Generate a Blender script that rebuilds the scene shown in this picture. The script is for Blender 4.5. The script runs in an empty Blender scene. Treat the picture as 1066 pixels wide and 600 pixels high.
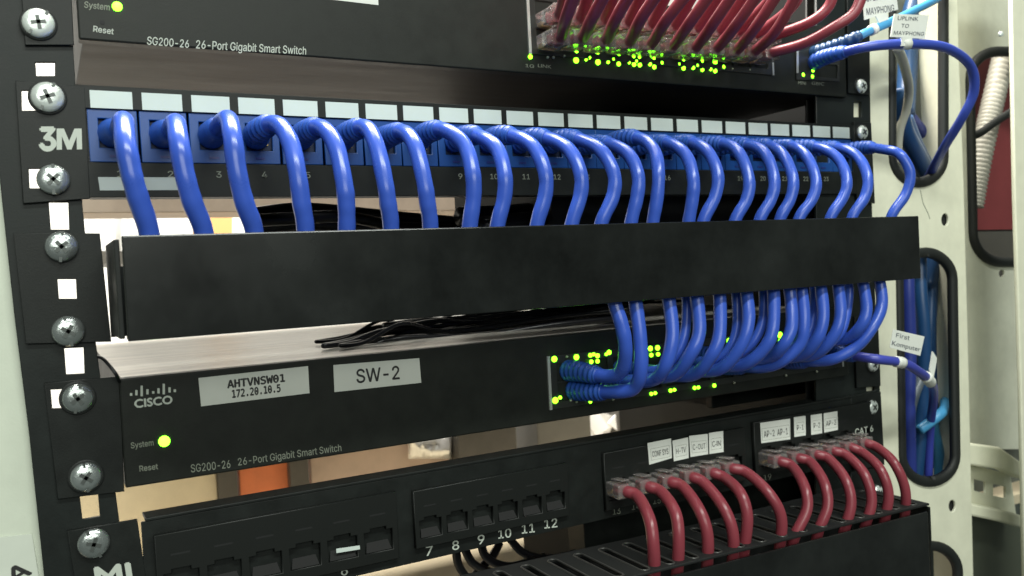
import bpy, bmesh, math, random
from mathutils import Vector, Matrix
random.seed(7)
S = 0.001                      # everything below is written in millimetres
SC = bpy.context.scene
COL = SC.collection

# ------------------------------------------------------------------ camera
FPX = 881.83                   # focal length in pixels of the 1066 px wide photo
CAM = Vector((-7.2, -374.0, -104.2))
def rotm(rx, ry, rz):
    return Matrix.Rotation(rz, 3, 'Z') @ Matrix.Rotation(rx, 3, 'X') @ Matrix.Rotation(ry, 3, 'Y')
RM = rotm(math.radians(-1.43), math.radians(2.94), math.radians(-28.85))
def build_camera():
    cd = bpy.data.cameras.new('camera'); co = bpy.data.objects.new('camera', cd)
    COL.objects.link(co)
    r, fwd, up = RM.col[0], RM.col[1], RM.col[2]
    m = Matrix(((r.x, up.x, -fwd.x), (r.y, up.y, -fwd.y), (r.z, up.z, -fwd.z))).to_4x4()
    m.translation = CAM * S
    co.matrix_world = m
    cd.sensor_fit = 'HORIZONTAL'; cd.sensor_width = 36.0
    cd.lens = FPX / 1066.0 * 36.0
    cd.clip_start = 0.01; cd.clip_end = 50
    cd.dof.use_dof = True; cd.dof.focus_distance = 0.40; cd.dof.aperture_fstop = 16
    SC.camera = co
build_camera()

# ------------------------------------------------------------------ light, world, exposure
W = bpy.data.worlds.new('World'); SC.world = W; W.use_nodes = True
W.node_tree.nodes['Background'].inputs[0].default_value = (0.86, 1.0, 0.90, 1)
W.node_tree.nodes['Background'].inputs[1].default_value = 0.12
def area(name, loc, target, sx, sy, power, col):
    l = bpy.data.lights.new(name, 'AREA'); l.shape = 'RECTANGLE'; l.size = sx; l.size_y = sy
    l.energy = power; l.color = col
    o = bpy.data.objects.new(name, l); COL.objects.link(o)
    o.location = Vector(loc) * S
    d = (Vector(target) - Vector(loc)).normalized()
    o.rotation_euler = d.to_track_quat('-Z', 'Y').to_euler()
    return o
area('ceiling_lamp', (150, -900, 950), (240, 0, -120), 1.2, 0.12, 19, (0.95, 1.0, 0.93))
area('corridor_lamp', (-150, -1500, 380), (240, 0, -150), 1.2, 0.5, 11, (0.96, 1.0, 0.91))
area('rear_ceiling_lamp', (280, 230, 900), (300, 560, -200), 0.9, 0.5, 62, (1.0, 0.95, 0.86))
SC.view_settings.view_transform = 'Standard'
SC.view_settings.look = 'None'
SC.view_settings.exposure = 0.0
SC.view_settings.gamma = 1.0
SC.cycles.max_bounces = 8

# ------------------------------------------------------------------ pixel rays onto real planes
def ray(x, y): return RM @ Vector(((x - 533) / FPX, 1, -(y - 300) / FPX))
def U(x, y, Y):                # point of a pixel on the plane Y = const (mm)
    d = ray(x, y); return CAM + d * ((Y - CAM.y) / d.y)
def V3(*a): return Vector(a)

# ------------------------------------------------------------------ materials
def mat(name, col, rough=0.5, metal=0.0, bump=0.0, scale=900.0, var=0.0, emit=None, trans=0.0, spec=0.5, coat=0.0, stretch=None):
    m = bpy.data.materials.new(name); m.use_nodes = True
    nt = m.node_tree; b = nt.nodes['Principled BSDF']
    b.inputs['Base Color'].default_value = (*col, 1)
    b.inputs['Roughness'].default_value = rough
    b.inputs['Metallic'].default_value = metal
    b.inputs['Specular IOR Level'].default_value = spec
    b.inputs['Transmission Weight'].default_value = trans
    b.inputs['Coat Weight'].default_value = coat
    if emit:
        b.inputs['Emission Color'].default_value = (*emit[0], 1)
        b.inputs['Emission Strength'].default_value = emit[1]
    if bump or var:
        tc = nt.nodes.new('ShaderNodeTexCoord'); mp = nt.nodes.new('ShaderNodeMapping')
        if stretch: mp.inputs['Scale'].default_value = stretch
        nt.links.new(tc.outputs['Object'], mp.inputs[0])
    if bump:
        n = nt.nodes.new('ShaderNodeTexNoise'); n.inputs['Scale'].default_value = scale
        n.inputs['Detail'].default_value = 3
        nt.links.new(mp.outputs[0], n.inputs['Vector'])
        bp = nt.nodes.new('ShaderNodeBump'); bp.inputs['Strength'].default_value = bump
        bp.inputs['Distance'].default_value = 0.0004
        nt.links.new(n.outputs['Fac'], bp.inputs['Height'])
        nt.links.new(bp.outputs[0], b.inputs['Normal'])
    if var:
        n2 = nt.nodes.new('ShaderNodeTexNoise'); n2.inputs['Scale'].default_value = scale * 0.045
        n2.inputs['Detail'].default_value = 6; n2.inputs['Roughness'].default_value = 0.65
        nt.links.new(mp.outputs[0], n2.inputs['Vector'])
        r = nt.nodes.new('ShaderNodeValToRGB')
        r.color_ramp.elements[0].position = 0.3; r.color_ramp.elements[1].position = 0.72
        r.color_ramp.elements[0].color = tuple(c * (1 - var) for c in col) + (1,)
        r.color_ramp.elements[1].color = tuple(min(1, c * (1 + var)) for c in col) + (1,)
        nt.links.new(n2.outputs['Fac'], r.inputs[0]); nt.links.new(r.outputs[0], b.inputs['Base Color'])
        mr = nt.nodes.new('ShaderNodeMapRange')
        mr.inputs['To Min'].default_value = max(0.05, rough - 0.1); mr.inputs['To Max'].default_value = rough + 0.12
        nt.links.new(n2.outputs['Fac'], mr.inputs[0]); nt.links.new(mr.outputs[0], b.inputs['Roughness'])
    return m
BLACK = mat('black_powder_coat', (0.0085, 0.0105, 0.0095), 0.46, bump=0.12, scale=1800, var=0.35, spec=0.32)
COVER = mat('black_smooth_plastic', (0.0085, 0.0095, 0.009), 0.22, bump=0.02, scale=380, var=0.75, spec=0.45)
RAIL = mat('black_rail_paint', (0.0085, 0.0115, 0.0105), 0.48, bump=0.1, scale=1500, var=0.3, spec=0.32)
FACE = mat('black_switch_plastic', (0.0095, 0.0115, 0.009), 0.48, bump=0.12, scale=2500, var=0.25, spec=0.32)
CHASSIS = mat('dark_steel_chassis', (0.024, 0.019, 0.016), 0.5, metal=0.0, spec=0.22, bump=0.1, scale=1600, var=0.35, stretch=(0.15, 1, 1))
LID = mat('scuffed_steel_lid', (0.43, 0.405, 0.365), 0.36, metal=0.3, bump=0.2, scale=2600, var=0.5, stretch=(0.10, 1.0, 1))
DARK = mat('dark_recess', (0.006, 0.007, 0.007), 0.7)
CREAM = mat('cream_cabinet_paint', (0.74, 0.74, 0.585), 0.42, bump=0.08, scale=1200, var=0.07)
CREAM2 = mat('pale_side_paint', (0.60, 0.645, 0.54), 0.5, bump=0.08, scale=900, var=0.06)
GREYP = mat('grey_green_panel', (0.62, 0.63, 0.52), 0.5, bump=0.1, scale=500, var=0.15)
RUBBER = mat('black_rubber', (0.008, 0.010, 0.009), 0.6, bump=0.1, scale=1500)
BLUEC = mat('blue_cable_jacket', (0.036, 0.092, 0.47), 0.27, bump=0.03, scale=700, var=0.08)
BLUEB = mat('blue_boot_rubber', (0.022, 0.085, 0.40), 0.40, bump=0.05, scale=1500)
BLUEJ = mat('blue_jack_plastic', (0.008, 0.060, 0.25), 0.35, bump=0.05, scale=1200)
NAVYD = mat('dark_navy_socket', (0.006, 0.02, 0.07), 0.5)
NAVY = mat('dark_blue_cable_jacket', (0.020, 0.035, 0.20), 0.3, var=0.1)
SKY = mat('light_blue_cable_jacket', (0.06, 0.28, 0.52), 0.35, var=0.05)
TEAL = mat('deep_blue_cable_jacket', (0.010, 0.050, 0.14), 0.35, var=0.1)
IVORY = mat('ivory_cable_jacket', (0.42, 0.42, 0.34), 0.45, var=0.05)
RED = mat('red_cable_jacket', (0.235, 0.040, 0.055), 0.32, bump=0.03, scale=700, var=0.1)
BLACKC = mat('black_cable_jacket', (0.008, 0.008, 0.010), 0.3, var=0.1)
CLEAR = mat('clear_plug_plastic', (0.96, 0.88, 0.86), 0.10, trans=0.86, spec=1.0, bump=0.9, scale=420, coat=0.6)
GOLD = mat('gold_contact', (0.7, 0.5, 0.15), 0.3, metal=1)
WHITEL = mat('white_label_card', (0.62, 0.70, 0.66), 0.55, var=0.04)
GREYL = mat('silver_grey_tape', (0.64, 0.66, 0.60), 0.5, var=0.05)
PAPER = mat('white_label_tape', (0.70, 0.72, 0.67), 0.5, var=0.05)
INKW = mat('white_ink', (0.50, 0.54, 0.48), 0.6)
INKG = mat('faded_grey_ink', (0.23, 0.25, 0.20), 0.6)
INKK = mat('black_ink', (0.02, 0.02, 0.02), 0.6)
INKB = mat('blue_black_ink', (0.05, 0.06, 0.09), 0.6)
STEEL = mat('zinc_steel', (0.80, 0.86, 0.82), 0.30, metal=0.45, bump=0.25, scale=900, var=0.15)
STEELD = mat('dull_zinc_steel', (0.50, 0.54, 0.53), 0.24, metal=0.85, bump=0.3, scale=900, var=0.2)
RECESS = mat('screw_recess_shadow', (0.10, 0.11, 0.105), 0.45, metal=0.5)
NICKEL = mat('port_shield_metal', (0.60, 0.62, 0.58), 0.35, metal=0.6)
LED = mat('green_led_lens', (0.3, 0.6, 0.05), 0.4, emit=((0.19, 1.0, 0.012), 7))
LEDS = mat('system_led_lens', (0.3, 0.6, 0.05), 0.4, emit=((0.17, 1.0, 0.02), 9))
DULL = mat('unlit_led_lens', (0.35, 0.38, 0.30), 0.3)
WHITEW = mat('white_wall_paint', (0.80, 0.80, 0.78), 0.6, var=0.03)
TAN = mat('tan_tray_paint', (0.42, 0.35, 0.28), 0.5, var=0.12)
CARD = mat('cardboard', (0.52, 0.40, 0.32), 0.7, bump=0.2, scale=300, var=0.15)
ORANGE = mat('orange_box_card', (0.72, 0.21, 0.08), 0.6, bump=0.1, var=0.1)
BUFF = mat('buff_card', (0.66, 0.57, 0.40), 0.65, bump=0.15, scale=600, var=0.08)
GREYB = mat('grey_enclosure', (0.075, 0.07, 0.06), 0.5, var=0.15)
REDP = mat('dull_red_panel', (0.16, 0.030, 0.032), 0.45, bump=0.1, scale=200, var=0.2)
HOSE = mat('ribbed_hose_plastic', (0.34, 0.33, 0.28), 0.5)
FOIL = mat('clear_bag_film', (0.8, 0.8, 0.78), 0.12, metal=0.5, bump=1.0, scale=120)

# ------------------------------------------------------------------ object helpers
OFF = {}
def link(name, me, m, parent=None, smooth=False, bevel=0.0, centre=True):
    """me has world millimetre coordinates x S; children are stored relative to their thing"""
    o = bpy.data.objects.new(name, me); COL.objects.link(o)
    me.materials.clear(); me.materials.append(m)
    if parent is None:
        if centre and me.vertices:
            n = len(me.vertices); c = Vector((0, 0, 0))
            for v in me.vertices: c += v.co
            off = c / n
        else: off = Vector((0, 0, 0))
        o.location = off
    else:
        off = OFF[parent.name]; o.parent = parent
    me.transform(Matrix.Translation(-off)); OFF[o.name] = off
    if smooth:
        for p in me.polygons: p.use_smooth = True
    if bevel:
        b = o.modifiers.new('edge', 'BEVEL'); b.width = bevel * S; b.segments = 2
        b.limit_method = 'ANGLE'; b.angle_limit = math.radians(40)
    return o
def thing(name, label, cat, loc, group=None):
    o = bpy.data.objects.new(name, None); COL.objects.link(o)
    o.location = Vector(loc) * S; o.empty_display_size = 0.01
    o['label'] = label; o['category'] = cat
    if group: o['group'] = group
    OFF[o.name] = Vector(loc) * S
    return o
def tag(o, label, cat, group=None):
    o['label'] = label; o['category'] = cat
    if group: o['group'] = group
    return o
def struct(o): o['kind'] = 'structure'; return o

class MB:
    def __init__(s): s.v = []; s.f = []
    def add(s, vs, fs):
        n = len(s.v); s.v += [Vector(v) for v in vs]; s.f += [[i + n for i in f] for f in fs]
    def hexa(s, p):            # 8 corners: 4 front then 4 back
        s.add(p, [(0, 1, 2, 3), (7, 6, 5, 4), (0, 4, 5, 1), (1, 5, 6, 2), (2, 6, 7, 3), (3, 7, 4, 0)])
        return s
    def box(s, x0, x1, y0, y1, z0, z1):
        return s.hexa([V3(x0, y0, z0), V3(x1, y0, z0), V3(x1, y0, z1), V3(x0, y0, z1), V3(x0, y1, z0), V3(x1, y1, z0), V3(x1, y1, z1), V3(x0, y1, z1)])
    def obox(s, c, ax, ay, az):  # centre and three half-axis vectors
        c = Vector(c)
        p = [c - ax - ay - az, c + ax - ay - az, c + ax - ay + az, c - ax - ay + az, c - ax + ay - az, c + ax + ay - az, c + ax + ay + az, c - ax + ay + az]
        return s.hexa(p)
    def slab(s, px, Yf, Yb):   # pixel polygon on plane Yf, extruded straight back to Yb
        f = [U(x, y, Yf) for x, y in px]; b = [V3(p.x, Yb, p.z) for p in f]; n = len(f)
        s.add(f + b, [tuple(range(n)), tuple(range(2 * n - 1, n - 1, -1))] + [(i, i + n, (i + 1) % n + n, (i + 1) % n) for i in range(n)])
        return s
    def quad(s, px, Y):
        f = [U(x, y, Y) for x, y in px]; s.add(f, [tuple(range(len(f)))]); return s
    def tube(s, pts, rad, seg=12, caps=True, closed=False):
        n = len(pts); pts = [Vector(p) for p in pts]
        rads = rad if isinstance(rad, (list, tuple)) else [rad] * n
        T = []
        for i in range(n):
            a = pts[(i - 1) % n] if (closed or i > 0) else pts[i]
            b = pts[(i + 1) % n] if (closed or i < n - 1) else pts[i]
            T.append((b - a).normalized())
        nrm = T[0].orthogonal().normalized(); base = len(s.v)
        for i in range(n):
            nrm = (nrm - T[i] * nrm.dot(T[i])).normalized(); bn = T[i].cross(nrm)
            for k in range(seg):
                a = 2 * math.pi * k / seg
                s.v.append(pts[i] + (nrm * math.cos(a) + bn * math.sin(a)) * rads[i])
        m = n if closed else n - 1
        for i in range(m):
            j = (i + 1) % n
            for k in range(seg):
                l = (k + 1) % seg
                s.f.append([base + i * seg + k, base + i * seg + l, base + j * seg + l, base + j * seg + k])
        if caps and not closed:
            s.f.append([base + k for k in range(seg)][::-1]); s.f.append([base + (n - 1) * seg + k for k in range(seg)])
        return s
    def lathe(s, c, axis, prof, seg=24):   # prof: (radius, height along axis)
        c = Vector(c); axis = Vector(axis).normalized(); u = axis.orthogonal().normalized(); w = axis.cross(u); base = len(s.v)
        for r, h in prof:
            for k in range(seg):
                a = 2 * math.pi * k / seg
                s.v.append(c + axis * h + (u * math.cos(a) + w * math.sin(a)) * r)
        for i in range(len(prof) - 1):
            for k in range(seg):
                l = (k + 1) % seg
                s.f.append([base + i * seg + k, base + i * seg + l, base + (i + 1) * seg + l, base + (i + 1) * seg + k])
        s.f.append([base + k for k in range(seg)][::-1]); s.f.append([base + (len(prof) - 1) * seg + k for k in range(seg)])
        return s
    def build(s, name, m, parent=None, smooth=False, bevel=0.0):
        me = bpy.data.meshes.new(name); me.from_pydata([v * S for v in s.v], [], s.f); me.update()
        bm = bmesh.new(); bm.from_mesh(me); bmesh.ops.recalc_face_normals(bm, faces=bm.faces); bm.to_mesh(me); bm.free()
        return link(name, me, m, parent, smooth, bevel)

def spline(pts, per=8):        # centripetal-ish Catmull-Rom
    P = [Vector(p) for p in pts]; P = [P[0] * 2 - P[1]] + P + [P[-1] * 2 - P[-2]]; out = []
    for i in range(1, len(P) - 2):
        p0, p1, p2, p3 = P[i - 1], P[i], P[i + 1], P[i + 2]
        for k in range(per):
            t = k / per
            out.append(0.5 * ((2 * p1) + (p2 - p0) * t + (2 * p0 - 5 * p1 + 4 * p2 - p3) * t * t + (3 * p1 - p0 - 3 * p2 + p3) * t ** 3))
    out.append(P[-2]); return out
def smooth_path(pts, n=2):
    for _ in range(n):
        pts = [pts[0]] + [(pts[i - 1] + pts[i] * 2 + pts[i + 1]) / 4 for i in range(1, len(pts) - 1)] + [pts[-1]]
    return pts

FONT = None
try:
    import os
    FONT = bpy.data.fonts.load(os.path.join(bpy.utils.system_resource('DATAFILES'), 'fonts', 'Inter.woff2'))
except Exception:
    FONT = None
MONO = None; MONOS = ('AHTVNSW01', '172.20.10.5')
try: MONO = bpy.data.fonts.load(os.path.join(bpy.utils.system_resource('DATAFILES'), 'fonts', 'DejaVuSansMono.woff2'))
except Exception: MONO = None
def curve_mesh(cu):
    o = bpy.data.objects.new('tmp', cu); me = bpy.data.meshes.new_from_object(o)
    bpy.data.objects.remove(o); bpy.data.curves.remove(cu)
    return me
def plate(name, outer, Yf, thick, m, parent=None, holes=(), bevel=0.25, mm=False):
    """flat sheet parallel to the rack front with real through-holes"""
    cu = bpy.data.curves.new('tmp', 'CURVE'); cu.dimensions = '2D'; cu.fill_mode = 'BOTH'
    cu.extrude = (thick / 2 - bevel) * S; cu.bevel_depth = bevel * S; cu.offset = -bevel * S; cu.bevel_resolution = 1
    for poly in [outer] + list(holes):
        sp = cu.splines.new('POLY'); sp.points.add(len(poly) - 1); sp.use_cyclic_u = True
        for i, q in enumerate(poly):
            p = V3(q[0], 0, q[1]) if mm else U(q[0], q[1], Yf)
            sp.points[i].co = (p.x * S, p.z * S, 0, 1)
    me = curve_mesh(cu)
    yc = (Yf + thick / 2) * S
    for v in me.vertices: v.co = Vector((v.co.x, yc - v.co.z, v.co.y))
    return link(name, me, m, parent)
def rect(x0, x1, z0, z1): return [(x0, z0), (x1, z0), (x1, z1), (x0, z1)]
def rrect(x0, y0, x1, y1, r, n=6, skew=0.0):
    out = []
    for cx, cy, a0 in ((x1 - r, y0 + r, -90), (x1 - r, y1 - r, 0), (x0 + r, y1 - r, 90), (x0 + r, y0 + r, 180)):
        for k in range(n + 1):
            a = math.radians(a0 + 90 * k / n); y = cy + r * math.sin(a)
            out.append((cx + r * math.cos(a) + skew * (y - y0), y))
    return out

def text(s, p0, p1, ptop, Y, m, parent, bold=0.0, name='lettering', lift=0.16, align=None):
    """printed text: p0/p1 pixel ends of the baseline, ptop pixel above p0 at cap height; all on the plane Y"""
    A = U(*p0, Y - lift); B = U(*p1, Y - lift); T = U(*ptop, Y - lift)
    return text3(s, A, B, T, m, parent, bold, name)
def text3(s, A, B, T, m, parent, bold=0.0, name='lettering'):
    cu = bpy.data.curves.new('tmp', 'FONT'); cu.body = s; cu.size = 1
    if FONT and 'I' not in s and s != 'Komputer': cu.font = MONO if (s in MONOS and MONO) else FONT
    cu.fill_mode = 'FRONT'; cu.resolution_u = 3
    me = curve_mesh(cu)
    xs = [v.co.x for v in me.vertices]; x0, x1 = min(xs), max(xs)
    cap = max(v.co.y for v in me.vertices)
    if bold:
        bm = bmesh.new(); bm.from_mesh(me)
        src = bm.faces[:]
        for k, (dx, dy) in enumerate(((-bold, 0), (bold, 0), (0, -bold), (0, bold))):
            g = bmesh.ops.duplicate(bm, geom=list({v for f in src for v in f.verts}) + list(src))
            for v in set(e for e in g['geom'] if isinstance(e, bmesh.types.BMVert)): v.co += Vector((dx, dy, 0.002 * (k + 1)))
        bm.to_mesh(me); bm.free()
    N = (B - A).cross(T - A).normalized()
    for v in me.vertices:
        u = (v.co.x - x0) / (x1 - x0); w = v.co.y / cap
        v.co = (A + (B - A) * u + (T - A) * w + N * (v.co.z * 4)) * S
    return link(name, me, m, parent)

def screw(x, y, parent, r=6.0, ang=0.3, Y=-1.5, washer=True, slot=True):
    c = U(x, y, Y - 1.5); c = V3(c.x, Y, c.z); ax = V3(0, -1, 0)
    if washer:
        MB().lathe(c, ax, [(r * 1.16, 0.02), (r * 1.16, 0.4), (r * 1.08, 0.7), (r * 0.9, 0.7)], 28).build('washer', RUBBER, parent)
    h = MB().lathe(c, ax, [(r * 0.97, 0.85), (r, 1.1), (r * 0.99, 1.6), (r * 0.86, 2.5), (r * 0.6, 3.05), (r * 0.3, 3.3), (r * 0.05, 3.35)], 28)
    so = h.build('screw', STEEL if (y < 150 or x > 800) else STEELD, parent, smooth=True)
    slot = True
    b = MB()
    for k in range(2):
        a = ang + k * math.pi / 2; d = V3(math.cos(a), 0, math.sin(a)); n = V3(-math.sin(a), 0, math.cos(a))
        b.obox(c + ax * 3.08, d * (r * 0.46), ax * 0.40, n * (r * 0.12))
    if slot:
        a = ang + 0.75; d = V3(math.cos(a), 0, math.sin(a)); n = V3(-math.sin(a), 0, math.cos(a))
        for sg in (-1, 1): b.obox(c + d * (r * 0.8 * sg) + ax * 2.3, d * (r * 0.21), ax * 0.55, n * (r * 0.09))
    me = b
    # sub-part: the drive recess
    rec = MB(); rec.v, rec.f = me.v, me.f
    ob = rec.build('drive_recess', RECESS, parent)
    ob.parent = so; OFF[ob.name] = OFF[parent.name]
    return so

ORD = ['first', 'second', 'third', 'fourth', 'fifth', 'sixth', 'seventh', 'eighth', 'ninth', 'tenth', 'eleventh', 'twelfth', 'thirteenth', 'fourteenth', 'fifteenth', 'sixteenth', 'seventeenth', 'eighteenth', 'nineteenth', 'twentieth', 'twenty-first', 'twenty-second', 'twenty-third', 'twenty-fourth']

# ================================================================== the room seen through the gaps
struct(MB().box(-600, 1600, 1300, 1310, -700, 900).build('wall', WHITEW))
struct(MB().box(-600, 1600, 60, 1295, -720, -710).build('floor', TAN))
o = MB().box(-60, 1000, 70, 470, -338, -330).build('rear_shelf', BUFF); tag(o, 'pale board shelf lying low inside the rack, behind the red cables and lowest panel', 'shelf')
def standing(name, x0, x1, ytop, Y, depth, m, lb, cat, bevel=1):   # stands on the rear shelf, front face on plane Y
    a = U(x0, ytop, Y); b_ = U(x1, ytop, Y)
    o = MB().box(a.x, b_.x, Y, Y + depth, -329.8, max(a.z, b_.z)).build(name, m, bevel=bevel); return tag(o, lb, cat)
standing('buff_box', 60, 222, 440, 400, 60, BUFF, 'pale buff box behind the left end of the lower switch', 'box')
standing('dark_post', 222.5, 243.5, 430, 395, 20, GREYB, 'dark grey post between the buff box and the orange box', 'post')
standing('orange_box', 245, 297, 430, 402, 55, ORANGE, 'orange box seen through the gap under the lower switch', 'box')
standing('dark_upright', 298, 318, 425, 392, 20, GREYB, 'dark brown upright between the orange box and the pinkish carton', 'post')
standing('pinkish_carton', 319, 470, 415, 405, 60, CARD, 'pinkish cardboard carton behind the middle of the lower switch', 'box')
# clear bag crumpled at the right of the carton
b = MB(); N = 14; vs = []
for side in (0, 1):
    for i in range(N + 1):
        for j in range(6):
            px = 425 + 45 * i / N; py = 452 + 26 * j / 5
            edge = 1 if 0 < i < N and 0 < j < 5 else 0
            vs.append(U(px, py, 398 - side * (4 + edge * (4 + 6 * random.random()))))
M6 = (N + 1) * 6; fs = []
for sd in (0, 1):
    for i in range(N):
        for j in range(5):
            a = sd * M6 + i * 6 + j; fs.append((a, a + 1, a + 7, a + 6))
for i in range(N):
    for j in (0, 5): a = i * 6 + j; fs.append((a, a + 6, a + 6 + M6, a + M6))
for j in range(5):
    for i in (0, N): a = i * 6 + j; fs.append((a, a + 1, a + 1 + M6, a + M6))
b.add(vs, fs); o = b.build('plastic_bag', FOIL, smooth=True); tag(o, 'crumpled shiny clear plastic bag leaning on the pinkish carton', 'bag')
standing('dark_enclosure', 474, 535, 400, 380, 80, GREYB, 'dark box at the right of the pinkish carton, under the lower switch', 'box')
WARMG = mat('warm_grey_enclosure', (0.10, 0.097, 0.085), 0.5, var=0.1)
standing('grey_enclosure', 556, 612, 380, 390, 70, WARMG, 'warm grey box under the left end of the glowing ports of the lower switch', 'box')
standing('brown_grey_enclosure', 664, 722, 370, 380, 80, GREYB, 'brownish grey box above the CONF SYS sticker, under the lower switch', 'box')
# crumpled bright papers
b = MB()
for k in range(9):
    c = U(618 + random.random() * 40, 434 + random.random() * 18, 420 + random.random() * 30); a = random.random() * 3
    b.obox(c, V3(math.cos(a), 0.3, math.sin(a)) * 14, V3(0, 1.2, 0.2), V3(-math.sin(a), 0.2, math.cos(a)) * 9)
o = b.build('paper_heap', WHITEW); tag(o, 'heap of bright crumpled papers left of the brownish grey box', 'papers')
# tan tray bar and white boxes seen under the upper patch panel
t = thing('rear_tray', 'tan metal tray running across the back of the rack under the upper patch panel', 'cable tray', U(200, 213, 320)[:])
MB().slab([(84, 200), (560, 196), (560, 219), (82, 222)], 320, 380).build('tray_front', TAN, t, bevel=0.6)
for i, (xa, xb, m, lb) in enumerate(((80, 117, WHITEW, 'white carton left of the first looping blue cable, behind the rack'), (126, 197, WHITEW, 'white carton behind the first two looping blue cables'), (213, 242, ORANGE, 'small orange yellow carton beside the third looping blue cable'), (366, 412, CARD, 'pinkish carton behind the sixth looping blue cable'), (424, 455, CARD, 'pinkish carton behind the seventh looping blue cable'), (458, 478, GREYB, 'grey carton between the seventh and eighth looping blue cables'))):
    mm = m if i != 2 else mat('amber_card', (0.75, 0.42, 0.16), 0.6)
    o = MB().slab([(xa, 221), (xb, 221), (xb, 262), (xa, 262)], 520, 600).build('small_carton', mm, bevel=1); tag(o, lb, 'box')
o = MB().slab([(60, 262), (700, 262), (700, 275), (60, 275)], 500, 640).build('carton_shelf', GREYB); tag(o, 'grey shelf carrying the small cartons behind the rack', 'shelf')

# dark blocks, not equipment, added behind the gaps to make them look shaded
t = thing('dark_gap_block', 'dark block added to shade the gap behind the red cables of the lowest panel', 'dark block', (360, 60, -300))
MB().box(262, 560, 42, 60, -330, -236).build('front_panel', BLACK, t, bevel=0.5)
MB().box(264, 558, 60.1, 120, -329, -237).build('chassis', DARK, t)
t = thing('dark_gap_block', 'dark block added to shade the gap behind the right half of the blue cables of the upper patch panel', 'dark block', (360, 60, -100))
MB().box(262, 560, 60, 66, -122, -12).build('front_panel', DARK, t, bevel=0.5)
MB().box(264, 558, 66.1, 200, -121, -13).build('chassis', DARK, t)
t = thing('dark_gap_block', 'dark block added to shade the right end of the gap above the AP stickers', 'dark block', (440, 60, -195))
MB().box(372, 560, 50, 56, -204, -186).build('front_panel', BLACK, t, bevel=0.5)
MB().box(374, 558, 56.1, 200, -203, -187).build('chassis', DARK, t)
# loose black cables behind the panels
def black_cable(pts, r, lb, grp='loose black cables behind the panels'):
    o = MB().tube(smooth_path(spline([U(*p) for p in pts], 8), 2), r, 10).build('black_cable', BLACKC, smooth=True); tag(o, lb, 'cable', grp)
black_cable([(262, 226, 70), (320, 220, 90), (420, 229, 110), (560, 240, 120)], 5, 'black cable crossing behind the third and fourth looping blue cables, upper of the pair')
black_cable([(262, 236, 60), (330, 232, 80), (430, 240, 100), (560, 246, 110)], 5, 'thick black cable crossing just above the cable duct, lower of the pair')
black_cable([(266, 230, 50), (300, 228, 60), (360, 226, 70), (410, 236, 90)], 3.4, 'thin black cable slanting between the third and sixth looping blue cables')
black_cable([(480, 226, 70), (540, 222, 90), (620, 214, 110), (700, 214, 120), (860, 210, 130)], 6, 'thick black cable behind the middle of the looping blue cables')
black_cable([(500, 236, 60), (600, 226, 90), (700, 224, 110), (860, 222, 130)], 6, 'black cable lying low behind the looping blue cables of the right half')
for i, (pts, r) in enumerate((
    ([(640, 334, 66), (560, 347, 60), (430, 362, 46), (345, 376, 38), (318, 381, 40), (345, 371, 52), (430, 357, 62), (560, 343, 76), (640, 328, 80)], 1.6),
    ([(640, 322, 110), (460, 347, 96), (384, 360, 84), (352, 364, 80), (366, 354, 88), (388, 343, 100), (460, 337, 100), (560, 326, 100), (660, 316, 90)], 2.4),
    ([(372, 362, 60), (384, 352, 66), (410, 345, 70), (480, 345, 70), (580, 330, 70), (660, 322, 60)], 2.0),
    ([(640, 338, 40), (500, 362, 44), (380, 376, 48), (330, 379, 52), (340, 371, 58), (370, 364, 60), (420, 352, 60), (500, 350, 60), (580, 338, 50), (660, 330, 50)], 1.8),
    ([(400, 340, 90), (450, 334, 100), (540, 334, 90), (640, 318, 90)], 2.3))):
    black_cable(pts, r, ('%s black cable of the bundle lying on the lower switch lid, counted from the front' % ORD[i]), 'black cable bundle on the lower switch lid')
rw = random.Random(11)
for i in range(9):
    x0 = 318 + rw.random() * 130; Y0 = 12 + rw.random() * 130; pts = []
    for k in range(-6, 7):      # a loop: in from the right, turn at the left, back to the right
        a = abs(k); x = x0 + a * a * 3.2 + a * 26 + rw.random() * 10; Y = Y0 + a * 12 + (7 if k > 0 else -4 if k < 0 else 2)
        p = U(x, 300, Y); z = -140.4 + 1.2 + (max(0, rw.gauss(2.5, 3.0)) if a > 1 else 0.3); pts.append(V3(p.x, Y, z))
    o = MB().tube(smooth_path(spline(pts, 8), 2), 0.9 + rw.random() * 0.5, 8).build('thin_wire', BLACKC, smooth=True)
    tag(o, 'thin black wire tangled among the cables lying on the lower switch lid', 'wire', 'thin black wires tangled on the lower switch lid')
black_cable([(98, 372, 4), (106, 373, -1), (114, 381, -6), (121, 390, -8), (124, 397, -4)], 0.7, 'short black cable end curling over the left corner of the lower switch lid')
for i, pts in enumerate(([(474, 566, 30), (478, 590, 34), (494, 610, 40)], [(482, 568, 26), (494, 588, 30), (522, 598, 40), (560, 596, 50)], [(500, 560, 24), (506, 580, 26), (530, 590, 30), (566, 580, 40)], [(520, 566, 50), (512, 580, 44), (500, 592, 40), (490, 606, 36)], [(530, 560, 40), (545, 576, 40), (570, 582, 40), (600, 576, 40)])):
    black_cable(pts, 2.3, '%s black cable of the tangle under the port numbers 8 to 11, from the left' % ORD[i], 'black cable tangle under the lowest panel')

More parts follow.
